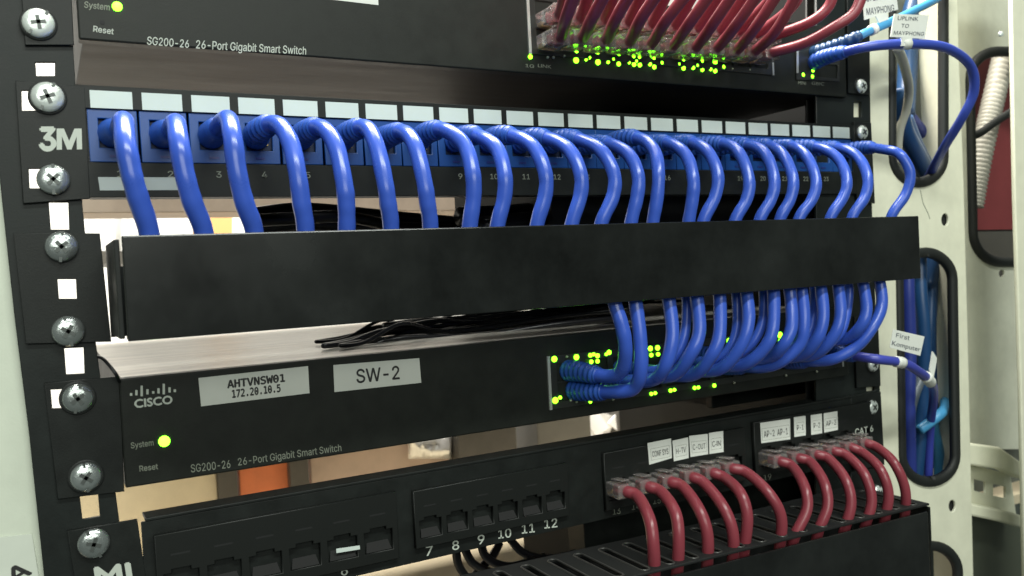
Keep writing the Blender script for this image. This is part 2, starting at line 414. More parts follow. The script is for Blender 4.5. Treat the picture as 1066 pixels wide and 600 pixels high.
# ================================================================== left rail, left cabinet side
t = thing('left_rack_rail', 'black square-holed rack rail at the left edge of the stack', 'rack rail', (-5, 1, -100))
rail_holes = [[(37, 65), (57, 65), (57, 79), (38, 79)], [(22, 94), (60, 94), (60, 117), (23, 117)], [(29, 175), (60, 175), (62, 198), (31, 198)],
              [(51, 211), (71, 211), (72, 239), (53, 239)], [(60, 291), (79, 291), (80, 311), (61, 311)], [(67, 363), (87, 362), (88, 389), (69, 390)],
              [(52, 405), (90, 405), (92, 426), (54, 426)], [(83, 516), (102, 514), (104, 538), (86, 541)]]
plate('rail_face', [(-24, -60), (70, -60), (86, 215), (100, 358), (124, 540), (134, 640), (50, 640), (30, 450), (15, 330), (0, 190)], 0.0, 2.0, RAIL, t, rail_holes)
MB().slab([(-24, -60), (-20, -60), (4, 190), (19, 330), (34, 450), (54, 640), (50, 640), (30, 450), (15, 330), (0, 190)], 2.05, 30).build('rail_flange', RAIL, t)
t = thing('left_cabinet_side', 'pale greenish cabinet side panel left of the black rail', 'cabinet panel', U(8, 420, 5)[:])
plate('panel_sheet', [(-120, -60), (20, -60), (20, 190), (35, 330), (50, 450), (70, 640), (-120, 640)], 4.0, 2.0, CREAM2, t)
t = thing('letter_sheet', 'pale paper sheet with a slanted letter A stuck on the left cabinet side', 'paper sign', U(8, 590, 3)[:])
plate('sheet', [(-60, 566), (33, 556), (47, 640), (-60, 640)], 3.2, 0.4, mat('pale_paper', (0.60, 0.64, 0.56), 0.6, var=0.05), t, bevel=0.05)
text('A', (13, 609), (33, 597), (4, 596), 3.2, INKK, t, 0.02)
# ------------------------------------------------------------------ right rail
t = thing('right_rack_rail', 'black square-holed rack rail at the right ends of the panels', 'rack rail', (464, 1, -100))
plate('rail_face', [(850, -60), (905, -60), (906, 100), (908, 220), (912, 330), (918, 440), (925, 640), (850, 640)], 0.0, 2.0, RAIL, t, [[(889, 106), (897, 106), (897, 122), (889, 122)], [(902, 392), (911, 391), (911, 407), (902, 408)]])
MB().box(476, 478, 14, 300, -330, 90).build('side_blocker', DARK, t)  # added dark sheet, blocks the bright view past the right end
plate('shade_strip', [(840, -60), (908, -60), (930, 640), (840, 640)], 12, 1.5, DARK, t)  # added dark strip standing in for shade behind the rail

# ================================================================== right cabinet post with oblong cable openings
t = thing('cabinet_post', 'cream steel cabinet post with oblong rubber-edged cable openings', 'cabinet post', U(960, 300, 4)[:])
ov1 = rrect(930, -90, 984, 190, 27, 8); ov1 = [(x + 0.0 * y, y) for x, y in ov1]
ov2 = rrect(937, 263, 993, 502, 28, 8, 0.016)
ov3 = rrect(944, 569, 999, 760, 27, 8)
def ell(cx, cy, rx, ry): return [(cx + rx * math.cos(k * math.pi / 7), cy + ry * math.sin(k * math.pi / 7)) for k in range(14)]
plate('post_face', [(870, -80), (994, -80), (998, 60), (1003, 190), (1008, 380), (1014, 640), (880, 640)], 3.0, 2.0, CREAM, t, [ov1, ov2, ov3, ell(984, 229, 3.8, 6.5), ell(991.5, 527, 3.6, 6.2)], bevel=0.5)
for ov in (ov1, ov2, ov3):
    pts = [U(x, y, 2.0) for x, y in ov]; cx = sum((p for p in pts), V3(0, 0, 0)) / len(pts)
    b = MB(); n = len(pts); prof = [(-3.6, 1.5), (-3.6, 0.4), (-2.6, -1.0), (0.5, -1.2), (2.8, -0.4), (3.4, 1.0), (3.4, 3.4), (2.0, 3.4), (2.0, 1.5)]
    ring = []
    for i in range(n):
        tg = (pts[(i + 1) % n] - pts[i - 1]).normalized(); nn = V3(tg.z, 0, -tg.x)
        if nn.dot(cx - pts[i]) < 0: nn = -nn
        ring.append([pts[i] + nn * a + V3(0, h, 0) for a, h in prof])
    K = len(prof); vs = [p for r_ in ring for p in r_]
    b.add(vs, [(i * K + k, i * K + (k + 1) % K, ((i + 1) % n) * K + (k + 1) % K, ((i + 1) % n) * K + k) for i in range(n) for k in range(K)])
    b.build('rubber_edging', RUBBER, t, smooth=True)
MB().slab([(998, 60), (1003, 190), (1008, 380), (1014, 640), (1011, 640), (1005, 380), (1000, 190), (995, 60), (991, -80), (994, -80)], 5.05, 34).build('post_flange', CREAM, t)
for cx, cy in ((984, 229), (991.5, 527)): MB().lathe(V3(U(cx, cy, 3).x, 5.3, U(cx, cy, 3).z), (0, 1, 0), [(6.5, 0), (6.5, 14), (5.5, 14.5)], 16).build('hole_shade', DARK, t)  # dark caps added behind the small holes to make them look shaded
# a scribbled pencil mark and scuff on the post
MB().tube([U(*p, 2.9) for p in ((958, 198), (961, 212), (966, 222), (968, 228))], 0.25, 6).build('pencil_mark', INKG, t)
# grey channel wall behind the openings
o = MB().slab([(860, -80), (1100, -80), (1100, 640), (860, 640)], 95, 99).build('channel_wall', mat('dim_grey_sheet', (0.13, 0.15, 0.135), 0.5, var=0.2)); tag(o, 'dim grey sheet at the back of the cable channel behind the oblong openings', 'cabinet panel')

# cables inside the openings
def channel_cable(pts, r, m, lb, name='channel_cable'):
    o = MB().tube(smooth_path(spline([U(*p) for p in pts], 10), 2), r, 12).build(name, m, smooth=True)
    tag(o, lb, 'cable', 'cables in the cable channel of the post'); return o
channel_cable([(938, 92, 12), (940, 130, 16), (957, 165, 22), (972, 196, 26), (978, 240, 28), (966, 300, 30)], 6, TEAL, 'dark blue cable along the lower left of the upper oblong opening')
channel_cable([(940, 124, 26), (950, 150, 26), (966, 186, 30), (975, 240, 32)], 7, TEAL, 'dark blue cable filling the bottom of the upper oblong opening')
channel_cable([(938, 110, 34), (962, 140, 34), (978, 170, 36), (990, 200, 38)], 4, NAVY, 'navy cable slanting under the ivory cable in the upper oblong opening')
channel_cable([(960, -20, 40), (948, 20, 40), (945, 70, 40), (942, 120, 34)], 7, TEAL, 'dark blue cable hanging behind the white flag tags')
channel_cable([(944, 240, 16), (945, 300, 14), (947, 360, 14), (946, 430, 14), (948, 520, 16)], 4.6, NAVY, 'navy cable at the left edge of the middle oblong opening')
channel_cable([(957, 240, 22), (958, 300, 18), (962, 350, 16), (960, 420, 20), (952, 520, 24)], 4.8, TEAL, 'dark blue cable second from the left in the middle oblong opening')
channel_cable([(972, 240, 34), (970, 300, 28), (968, 350, 26), (970, 420, 30), (978, 520, 34)], 4.6, TEAL, 'dark blue cable at the centre of the middle oblong opening')
channel_cable([(957, 448, 14), (968, 440, 12), (978, 432, 10), (984, 425, 14), (984, 418, 22)], 3.6, SKY, 'short light blue cable crossing low in the middle oblong opening')
channel_cable([(962, 402, 20), (968, 424, 22), (972, 448, 24), (978, 480, 28), (978, 520, 30)], 4.2, SKY, 'light blue cable hanging down the middle oblong opening')
channel_cable([(960, 392, 12), (952, 412, 12), (947, 440, 14), (946, 520, 18)], 3.4, mat('slate_cable_jacket', (0.09, 0.11, 0.13), 0.35), 'slate grey cable leaving the small white tie downwards')

# ------------------------------------------------------------------ recessed side panel, hose, pillar, bracket
t = thing('side_panel', 'grey green recessed side panel with a round-cornered opening at the far right', 'cabinet panel', U(1025, 300, 30)[:])
op = rrect(1008, 54, 1110, 273, 30, 8, 0.02)
plate('panel_sheet', [(985, -80), (1110, -80), (1110, 468), (985, 468)], 40, 2, GREYP, t, [op, ell(1043, 285, 3, 4)], bevel=0.4)
MB().tube([U(x, y, 39.5) for x, y in op], 4.2, 10, closed=True).build('rubber_edging', RUBBER, t, smooth=True)
o = MB().slab([(980, 40), (1120, 40), (1120, 238), (980, 240)], 90, 92.5).build('red_sheet', REDP); tag(o, 'dull red sheet behind the round-cornered opening', 'panel')
o = MB().slab([(980, 242), (1120, 240), (1120, 300), (980, 300)], 84, 92).build('dark_ledge', GREYB); tag(o, 'dark ledge below the dull red panel', 'ledge')
path = smooth_path(spline([U(*p) for p in ((1052, 30, 66), (1044, 62, 64), (1034, 105, 62), (1026, 140, 62), (1018, 180, 64), (1012, 215, 66))], 26), 2)
rads = [8.6 + 0.9 * math.sin(i * 2 * math.pi / 3.0) for i in range(len(path))]
o = MB().tube(path, rads, 14).build('ribbed_hose', HOSE, smooth=True); tag(o, 'ivory ribbed hose hanging in front of the dull red panel', 'hose')
o = MB().tube(smooth_path(spline([U(*p) for p in ((1008, 142, 44), (1020, 139, 42), (1035, 128, 42), (1060, 112, 44))], 8)), 3.2, 10).build('black_strap', RUBBER, smooth=True); tag(o, 'black strap slanting across the ribbed hose', 'strap')
o = plate('front_pillar', [(1052, -80), (1096, -80), (1106, 640), (1068, 640), (1063, 400), (1057, 200)], -20, 3, CREAM, bevel=0.8); tag(o, 'cream front pillar cut off by the right edge of the photo', 'cabinet post')
t = thing('cross_bracket', 'cream cross bracket with two square holes low on the right', 'bracket', U(1035, 500, 20)[:])
plate('bracket_web', [(1004, 482), (1052, 494), (1058, 536), (1004, 526)], 28, 2, CREAM, t, [[(1014, 499), (1026, 502), (1026, 514), (1014, 511)], [(1034, 504), (1047, 507), (1047, 519), (1034, 516)]], bevel=0.3)
MB().slab([(1000, 460), (1042, 466), (1068, 484), (1068, 500), (1048, 490), (1000, 483)], 15, 27.5).build('upper_bar', CREAM, t, bevel=1.6)
MB().slab([(1000, 522), (1048, 532), (1068, 538), (1068, 551), (1048, 545), (1000, 535)], 15, 27.5).build('lower_bar', CREAM, t, bevel=1.6)
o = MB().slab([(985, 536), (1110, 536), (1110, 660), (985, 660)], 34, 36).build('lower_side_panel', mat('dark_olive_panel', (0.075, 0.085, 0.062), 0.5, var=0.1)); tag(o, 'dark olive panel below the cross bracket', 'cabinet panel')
o = MB().lathe(U(1041, 36, -21), (-0.4, -1, 0), [(1.2, 0), (1.9, 0.4), (1.9, 1.2), (1.2, 1.6)], 14).build('small_screw', STEEL, smooth=True); tag(o, 'tiny bright screw on the edge of the front pillar', 'screw')

# ================================================================== the two rack switches
def led(x, y, r, parent, m=LED, Y=-3.2, name='status_led'):
    if m is LED: r *= 1.18
    MB().lathe(U(x, y, Y), (0, -1, 0), [(r, -0.2), (r, 0.35), (r * 0.75, 0.75), (r * 0.3, 0.95)], 12).build(name, m, parent, smooth=True)
def switch_shell(t, x0, x1, z0, z1, ear_l, ear_r, lidm):
    MB().box(x0, x1, -3.0, 4.0, z0, z1).build('front_panel', FACE, t, bevel=0.7)
    MB().box(x0 + 1.5, x1 - 1.5, 4.05, 245, z0 + 0.6, z1 - 1.2).build('chassis', CHASSIS, t, bevel=0.5)
    MB().box(x0 + 1.2, x1 - 1.2, 4.1, 246, z1 - 1.15, z1 - 0.35).build('lid', lidm, t, bevel=0.2)
def port_block(t, xa, xb, rows, name='port_block'):
    # dark socket plate with square openings
    (zu, zl) = rows; n = 12; pit = (xb - xa) / n; holes = []
    for z in rows:
        for i in range(n):
            c = xa + pit * (i + 0.5); holes.append(rect(c - pit * 0.40, c + pit * 0.40, z - 5, z + 4.5))
    plate(name, rect(xa - 2, xb + 2, min(rows) - 8.5, max(rows) + 8.5), -3.8, 0.75, mat('port_block_plastic', (0.02, 0.022, 0.02), 0.35), t, holes, bevel=0.1, mm=True)
    MB().box(xa - 3.6, xa - 2.05, -4.0, -3.02, min(rows) - 8.6, max(rows) + 8.6).build('shield_strip', NICKEL, t)
    MB().box(xb + 2.05, xb + 3.2, -4.0, -3.02, min(rows) - 8.6, min(rows) - 1).build('shield_strip', NICKEL, t)
def sticker(t, px, Yf, m, name='sticker'):
    b = MB(); b.slab(px, Yf - 0.14, Yf - 0.02); return b.build(name, m, t)
def sub(ob, part, t):           # make ob a sub-part
    ob.parent = part; OFF[ob.name] = OFF[t.name]

# ---- upper switch
t1 = thing('network_switch', 'upper black rack switch with red cables in clear plugs and glowing green port lights', 'network switch', (230, 0, -7))
switch_shell(t1, 10, 449, -6.8, 37, None, None, CHASSIS)
plate('mounting_ear', [(20, -40), (73, -40), (77, 47), (26, 47)], -1.8, 1.7, BLACK, t1)
plate('mounting_ear', [(882, -40), (905, -40), (906, 99), (883, 97)], -1.8, 1.7, BLACK, t1)
screw(40, 24, t1, 5.6, 0.15, -1.8); screw(897, 90, t1, 4.6, 0.5, -1.8)
text('System', (87.5, 8), (114, 11), (88, 1.5), -3, INKG, t1, 0.01)
led(122, 7, 1.9, t1, LEDS)
text('Reset', (97, 33), (118, 36), (97.5, 27), -3, INKW, t1, 0.01)
MB().lathe(U(106.5, 23.5, -3.0), (0, -1, 0), [(0.9, 0), (0.9, 0.15)], 10).build('reset_hole', DARK, t1)
text('SG200-26', (153, 46.5), (196.5, 50), (153.4, 38.2), -3, INKW, t1, 0.006)
text('26-Port Gigabit Smart Switch', (204, 50.5), (318.5, 57), (204.4, 41.8), -3, INKW, t1, 0.006)
sticker(t1, [(285, -20), (393, -12), (394, 5.5), (352, 0.5), (286, -6)], -3, PAPER)
pb1 = (U(566, 40, -3).x - 6, U(800, 60, -3).x)
zA = U(560, 47, -3).z + 0.0
port_block(t1, pb1[0], pb1[1], (26.0, 11.5))
for (x, y, r) in ((552, 59.3, 1.0), (599.5, 53.5, 1.15), (599.7, 63, 1.3), (621.6, 55, 1.1), (622.4, 65, 1.25), (613.5, 60.3, .7), (610, 62.5, .6), (643.6, 56.5, 1.1), (644, 66.8, 1.0), (638, 62, .75), (633, 65, .7), (659, 59, 1.05), (665, 59.8, 1.0), (660, 67.3, 1.0), (666, 67.8, 1.0), (662, 64, .8), (655, 65.5, .6), (680, 60.6, 1.1), (676.5, 67, .9), (681, 70, 1.0), (688.6, 65.7, .95), (710.7, 62, 1.15), (711.5, 71.2, 1.05), (706.5, 67, .7), (730.4, 63.5, 1.0), (721.5, 70.8, .9), (725.5, 68.5, .8), (731, 73, .9), (744.4, 65, 1.2), (752.8, 70, 1.1), (744.4, 74, 1.05), (739.7, 72.3, .8), (835.5, 78.2, 1.2), (845.5, 73.5, 1.35), (845, 80, 1.2)):
    led(x, y, r, t1)
for x, y in ((587, 58.5), (762, 72), (780, 73), (570, 60), (576, 60)): led(x, y, .7, t1, DULL, name='unlit_led')
for a, bb, s in (((547, 70), (556, 71), '1G'), ((560, 70), (574, 71.5), 'LINK'), ((766, 75), (775, 76), '25'), ((784, 76), (794, 77), '26'), ((831, 88), (839, 88.7), 'MINI'), ((845, 88.5), (858, 89.3), 'GBIC')):
    text(s, a, bb, (a[0], a[1] - 3.4), -3, INKG, t1)
# uplink sockets
plate('uplink_block', [(829, 46), (874, 50), (874, 85), (829, 83)], -3.8, 0.75, mat('uplink_block_plastic', (0.02, 0.022, 0.02), 0.35), t1, [[(848, 66), (872, 68), (872, 82), (850, 80)]], bevel=0.1)
MB().slab([(829.5, 50), (831.5, 50.2), (831.5, 76), (829.5, 76)], -4.3, -3.85).build('shield_strip', NICKEL, t1)

# ---- lower switch
t2 = thing('network_switch', 'lower black rack switch with stickers on its face and blue cables in its right half', 'network switch', (230, 0, -184))
switch_shell(t2, 16.5, 440, -184.6, -140.8, None, None, LID)
ear2 = [(46, 399), (125, 392), (129.5, 512), (60, 520)]
plate('mounting_ear', ear2, -1.8, 1.7, BLACK, t2, [[(52.8, 406), (90, 404.5), (91, 424), (54.5, 425.5)]])
plate('mounting_ear', [(890, 330), (914, 327), (917, 402), (892, 404)], -1.8, 1.7, BLACK, t2)
screw(81, 415, t2, 5.7, 0.6, -1.8); screw(89.5, 497, t2, 5.7, 0.9, -1.8); screw(909, 380, t2, 4.6, 0.4, -1.8)
# maker's bars and lettering
b = MB()
for x, hb, ht in ((136.5, -1.2, 1.6), (142, -1.2, 4.2), (147.5, -2.6, 8.4), (153.5, -1.2, 4.2), (159.5, -1.0, 1.6), (165, -1.2, 4.2), (170.5, -2.6, 8.4), (176.5, -1.2, 4.2), (182, -1.2, 1.6)):
    yb = 411 - (x - 136.5) * 0.085; b.slab([(x - 1.2, yb - hb), (x + 1.2, yb - hb), (x + 1.2, yb - ht), (x - 1.2, yb - ht)], -3.16, -3.02)
b.build('logo_bars', INKW, t2)
text('CISCO', (140.5, 424.8), (179.5, 420), (139.8, 416.5), -3, INKW, t2, 0.035)
text('System', (136.5, 467), (160, 463.8), (136, 461), -3, INKG, t2, 0.01)
led(171, 459.5, 2.25, t2, LEDS)
text('Reset', (145.5, 491), (164.5, 488.4), (145, 485.3), -3, INKG, t2, 0.015)
text('SG200-26', (199, 492), (240, 487.0), (198.4, 483.8), -3, INKG, t2, 0.006)
text('26-Port Gigabit Smart Switch', (248, 484.8), (355.5, 469.5), (247.4, 477.2), -3, INKG, t2, 0.006)
st = sticker(t2, [(206.5, 393.7), (320.7, 381.3), (322.3, 409.5), (209.4, 423.2)], -3, GREYL)
sub(text('AHTVNSW01', (237, 404.2), (296.5, 397.2), (236.6, 396.2), -3.14, INKK, t2, 0.03), st, t2)
sub(text('172.20.10.5', (242, 414.2), (292, 407.8), (241.6, 406.4), -3.14, INKK, t2, 0.03), st, t2)
st = sticker(t2, [(347, 380.2), (436.5, 373), (438.6, 398.6), (348.2, 408.4)], -3, GREYL)
sub(text('SW-2', (371.5, 398.8), (416, 394.6), (370.8, 384.8), -3.14, INKK, t2, 0.012), st, t2)
xa2 = U(586, 386, -3).x - 6; xb2 = U(886, 356, -3).x - 12
zU = U(600, 387, -10).z; zL = U(600, 408, -10).z
port_block(t2, xa2, xb2, (zU, zL))
for (x, y, r) in ((577, 374, 1.3), (600, 372, 1.25), (600, 378, .85), (614.5, 370, .95), (618, 369, .8), (622, 370.5, 1.05), (615.5, 376.8, .95), (622, 376.2, .95), (634, 367, 1.1), (631, 369, .7), (677, 363, 1.2), (684.5, 362.3, 1.2), (678, 369.8, .95), (685, 369, .95), (759, 355, 1.4), (783, 352, 1.3), (812, 349, 1.6), (812, 355, 1.0),
    (578, 417, 1.4), (583, 414, .8), (614.5, 418.5, .7), (678, 410.2, .85), (682, 409.4, .8), (698, 406.8, .9), (702, 406, .8), (723, 404, .9), (727, 403.5, .8), (743.5, 401.5, .95)):
    led(x, y, r, t2, Y=-4.0 if y < 390 or y > 400 else -4.0)
for x, y in ((590, 371.5), (638, 416), (594, 417), (600, 418.5), (764, 398.6), (818, 391), (850, 387)): led(x, y, .7, t2, DULL, Y=-4.0, name='unlit_led')

# ================================================================== upper patch panel
lx = [116.3, 169, 219.4, 267, 312.5, 355.8, 396.6, 434.9, 471.7, 506.9, 540.4, 572.7, 603.3, 632.5, 660.8, 688, 714.4, 739.9, 764.4, 787.9, 810.6, 832.7, 853.9, 874.3]
tp = thing('patch_panel', 'upper black patch panel with white port label strips and a row of blue jacks', 'patch panel', (232, 0, -68))
JX = [U(x, 112, -1).x for x in lx]; PIT = (JX[-1] - JX[0]) / 23
jz1, jz0 = -33.3, -54.5
MB().box(9, 458, 12.2, 14, -66, -27).build('light_blocker', DARK, tp)  # added dark plate, keeps rear light out of the jack seams
# frame with an opening for the jacks
plate('panel_frame', rect(7.6, JX[-1] + PIT / 2 + 2.5, -68.4, -24.2), -1.8, 1.7, BLACK, tp, [rect(JX[0] - PIT / 2, JX[-1] + PIT / 2, jz0, jz1)], mm=True)
MB().box(11, 458, -0.05, 9, -25.6, -24.3).build('top_flange', BLACK, tp)
MB().box(11, 458, -0.05, 9, -68.3, -67.0).build('bottom_flange', BLACK, tp)
plate('mounting_ear', [(16, 84), (88, 90), (94, 207), (24, 212)], -1.9, 1.8, BLACK, tp, [[(22.5, 94.5), (52, 94.5), (52, 115), (23, 115)], [(30, 176), (58, 176), (58, 196), (31, 196)]])
plate('mounting_ear', [(889, 127), (907, 128), (911, 212), (892, 208)], -1.9, 1.8, BLACK, tp)
screw(49.5, 101, tp, 5.8, 0.35, -1.9); screw(55.5, 187, tp, 5.8, 0.8, -1.9, washer=False); screw(898, 138, tp, 4.6, 0.6, -1.9)
text('3', (42, 156.3), (57.5, 156), (41.5, 133.5), -1.9, INKW, tp, 0.035)
MB().slab([(59, 156), (59, 134), (66.5, 134), (72, 147), (77.5, 134), (85, 134), (85.5, 155.6), (80, 155.7), (79.8, 142), (74.5, 155.8), (70, 155.8), (64.4, 142), (64.5, 156)], -2.05, -1.92).build('lettering', INKW, tp)
for i, X in enumerate(JX):
    cell = rect(X - PIT / 2 + 0.2, X + PIT / 2 - 0.2, jz0 + 0.2, jz1 - 0.2)
    j = plate('jack', cell, -1.2, 2.2, BLUEJ, tp, [rect(X - 5.2, X + 6.0, -48.6, -37.0)], bevel=0.3, mm=True)
    sub(MB().box(X - 6.2, X + 7.0, 1.4, 12, -50.1, -35.9).build('socket_back', NAVYD, tp), j, tp)
    bx = MB()
    for k in range(8): bx.box(X - 4.2 + k * 1.15, X - 3.8 + k * 1.15, 0.6, 1.35, -46, -41)
    sub(bx.build('contacts', GOLD, tp), j, tp)
    # small catch slot under each socket
    sub(MB().box(X - 1.8, X + 2.2, -1.5, -1.25, -52.4, -51.5).build('catch', NAVY, tp), j, tp)
    y0 = 95.2 + (lx[i] - 116.3) * (132.6 - 95.2) / (874.3 - 116.3)
    zt = U(lx[i], y0, -1.8).z; zb = zt - 6.9
    w = PIT * 0.415
    Xl = U(lx[i], 110, -1.8).x
    MB().box(Xl - w, Xl + w, -2.1, -1.82, zb, zt).build('label_strip', WHITEL, tp)
for i in range(24):
    X = JX[i] + 1.5; s = str(i + 1); w = 1.05 * len(s); z = -60.3
    text3(s, V3(X - w, -1.95, z), V3(X + w, -1.95, z), V3(X - w, -1.95, z + 2.6), INKG, tp, 0.01, name='port_number')
sticker(tp, [(102, 184.5), (185, 184.8), (185.5, 198), (104, 198.4)], -1.8, mat('grey_strip_card', (0.42, 0.47, 0.46), 0.5), name='label_strip')

# ================================================================== blue cables of the upper patch panel
def ribbed(path_pts, L0, L1, r0, r1, ribs):
    """points + radii of a ribbed boot along a path between arc lengths"""
    acc = 0; out = []; rr = []; N = ribs * 6 + 6
    seg = [0]
    for i in range(1, len(path_pts)): seg.append(seg[-1] + (path_pts[i] - path_pts[i - 1]).length)
    def at(l):
        for i in range(1, len(seg)):
            if seg[i] >= l:
                t_ = (l - seg[i - 1]) / max(1e-6, seg[i] - seg[i - 1]); return path_pts[i - 1].lerp(path_pts[i], t_)
        return path_pts[-1]
    for k in range(N + 1):
        u = k / N; out.append(at(L0 + (L1 - L0) * u)); r = r0 + (r1 - r0) * u
        if k > 5 and k < N: r += 0.36 * (1 if ((k // 3) % 2 == 0) else -0.6)
        rr.append(r)
    return out, rr
def blue_cable(pts, r, lb, grp, mcord=BLUEC, boot=21, mboot=BLUEB, cat='network cable', sm=3):
    path = smooth_path(spline(pts, 10), sm)
    t = thing('blue_patch_cable', lb, cat, pts[0][:], grp)
    k1, k2 = random.random() * 9, random.random() * 9
    wob = [r * (1 + 0.018 * math.sin(i * 0.37 + k1) + 0.012 * math.sin(i * 0.9 + k2)) for i in range(len(path))]
    MB().tube(path, wob, 16).build('cord', mcord, t, smooth=True)
    if boot:
        bp, br = ribbed(path, 0, boot, r + 2.0, r + 0.85, 7)
        MB().tube(bp, br, 16).build('boot', mboot, t, smooth=True)
    return t, path
G1 = 'blue cables looping down from the upper patch panel'
jy = [138 + (x - 116.3) * (158 - 138) / 758 for x in lx]
UP = [
 (0, [(124, 135), (128.5, 126), (130.4, 148), (136.7, 180), (143.8, 206), (155, 241)]),
 (1, [(177, 136), (183, 128), (186.3, 148), (192, 180), (200.4, 211), (212, 241)]),
 (2, [(226, 134), (237, 124), (242, 142), (246.6, 177), (254.3, 211), (264.5, 240)]),
 (3, [(270, 136), (288, 129), (302, 148), (309.5, 180), (314, 212), (318, 238)]),
 (4, [(320, 137), (335, 133), (349.6, 152), (358, 189), (360.5, 212), (361, 236)]),
 (5, [(364, 138), (381, 133), (392, 152), (400.6, 189), (404, 212), (407, 235)]),
 (6, [(407, 141), (421, 138), (432.6, 153), (441.7, 189), (445, 212), (448, 235)]),
 (7, [(446, 138), (464, 136), (484, 152), (492, 180), (493, 206), (489, 235)]),
 (8, [(487, 141), (502.6, 144), (518, 156), (525.5, 182), (525, 206), (518, 234)]),
 (9, [(521, 141), (541, 144), (557, 155), (567.6, 180), (567.6, 203), (559, 234)]),
 (10, [(556, 143), (578, 147), (594, 158), (604.4, 181), (604.4, 203), (595, 234)]),
 (11, [(589, 144), (610.7, 148), (627.7, 159), (639.6, 183), (637.6, 206), (626, 232)]),
 (12, [(622, 150), (640.4, 152), (656, 163), (664.5, 184), (663, 206), (657, 231)]),
 (13, [(650, 144), (670, 146), (682, 159), (685.5, 181), (684, 206), (680, 229)]),
 (14, [(684, 149), (701, 151), (715.5, 164), (721.8, 187), (721, 206), (717, 230)]),
 (15, [(711, 149), (727, 151), (739.6, 162), (747.5, 184), (744, 206), (732.5, 229)]),
 (16, [(741, 150), (761, 152), (772.6, 165), (780, 189), (776.8, 208.7), (765.5, 229)]),
 (17, [(766, 151), (786.8, 153), (799.5, 165), (806.3, 189), (802.3, 208.7), (791, 228)]),
 (18, [(791, 152), (808, 155), (819.3, 168), (825.9, 189), (822.2, 208.7), (812.3, 227)]),
 (19, [(815, 153), (830.7, 155), (842.6, 168), (849.7, 190), (844.8, 208.7), (832, 227)]),
 (20, [(838, 153), (859, 156), (874.6, 168), (881.7, 189), (877.4, 206), (864.7, 226)]),
 (21, [(862, 154), (881.7, 156), (895.9, 167), (903.5, 187), (900, 206), (887.4, 225)]),
 (23, [(900, 154), (921, 156), (937, 161), (947.7, 181), (942.6, 203), (928.4, 224)]),
]
for n, (i, px) in enumerate(UP):
    Ys = [-14, -28, -38, -44.5, -44.5, -42.5]
    if i < 3: Ys = [-14, -31, -44, -47, -46, -43]
    if n == 22: Ys = [-15, -34, -44, -48, -46, -42]
    p0 = U(lx[i] + 1, jy[i], -1)
    pts = [V3(p0.x, 2, p0.z)] + [U(x, y, Y) for (x, y), Y in zip(px, Ys)]
    dlt = pts[-1] - pts[-2]; pts.append(pts[-1] + V3(dlt.x * 0.3, 4, -16))
    r = 3.7 - 0.75 * i / 23.0
    where = '%s blue cable from the left looping out of the upper patch panel' % ORD[n]
    if n == 22: where = 'rightmost blue cable looping out of the upper patch panel, bulging past the panel end'
    if n == 0: where = 'leftmost blue cable looping out of the upper patch panel, above the short grey strip'
    blue_cable(pts, r, where, G1, boot=25 if i > 2 else 17)

# ================================================================== upper cable duct
tm = thing('cable_duct', 'long black cable duct cover between the upper patch panel and the lower switch', 'cable duct', (232, -50, -124))
MB().box(17.2, 449.5, -50, -48.4, -123.5, -86.4).build('cover', COVER, tm, bevel=0.5)
MB().box(17.6, 449, -48.35, -45.8, -88.0, -86.5).build('cover_lip', COVER, tm, bevel=0.3)
MB().box(17.6, 449, -48.35, -40, -123.2, -121.8).build('bottom_lip', COVER, tm, bevel=0.3)
MB().box(14.8, 16.6, -47.5, -2.0, -122.5, -87.5).build('end_wall', BLACK, tm, bevel=0.3)
MB().box(449.8, 451.4, -47.5, -2.0, -122.5, -90).build('end_wall', BLACK, tm, bevel=0.3)
MB().box(14.9, 451, -1.95, -0.5, -124, -96).build('back_plate', BLACK, tm)
plate('mounting_ear', [(14, 243), (104, 243), (116, 356), (27, 358)], -1.9, 1.8, BLACK, tm, [[(60, 291), (79, 290.5), (80.5, 311), (61.5, 311.5)]], bevel=0.15)
screw(64, 257, tm, 5.9, 0.7, -1.9, washer=False); screw(71, 345, tm, 5.9, 1.0, -1.9, washer=False)
# duct fingers standing up behind the cover
b = MB()
for k in range(16): b.box(30 + k * 27.0, 32 + k * 27.0, -44, -30, -121.7, -98)
b.build('finger_row', BLACK, tm)

# ================================================================== blue cables of the lower switch
G2 = 'blue cables plugged into the lower switch'
LOW = [
 ([(639, 312), (647, 338), (651, 362), (648, 385), (634, 392)], 0),
 ([(661, 312), (666, 348), (667, 385), (660, 404), (640, 408)], 1),
 ([(696, 310), (700, 350), (692, 382), (678, 396)], 1),
 ([(725, 308), (728, 345), (718, 370), (700, 391)], 1),
 ([(749, 306), (749, 348), (740, 371), (722, 390)], 1),
 ([(777, 303), (779, 335), (770, 362), (748, 385)], 1),
 ([(805, 300), (805, 338), (797, 361), (774, 380)], 1),
 ([(823, 310), (824, 340), (815, 360), (799, 373)], 0),
 ([(834, 297), (837, 336), (831, 361), (803, 381)], 1),
 ([(854, 296), (857, 330), (850, 354), (832, 371)], 1),
 ([(872, 294), (875, 327), (867, 351), (846, 370)], 1),
 ([(898, 292), (902, 322), (895, 341), (878, 354)], 0),
 ([(915, 288), (918, 318), (907, 343), (889, 363), (864, 375)], 1),
]
BACK = [([(715, 318), (712, 352), (700, 375), (682, 386)], 0), ([(767, 314), (766, 347), (755, 368), (738, 376)], 0), ([(795, 308), (793, 338), (781, 360), (764, 370)], 0), ([(848, 308), (845, 340), (832, 360), (812, 370)], 0), ([(884, 306), (878, 340), (866, 356), (850, 364)], 0)]
rank = 0
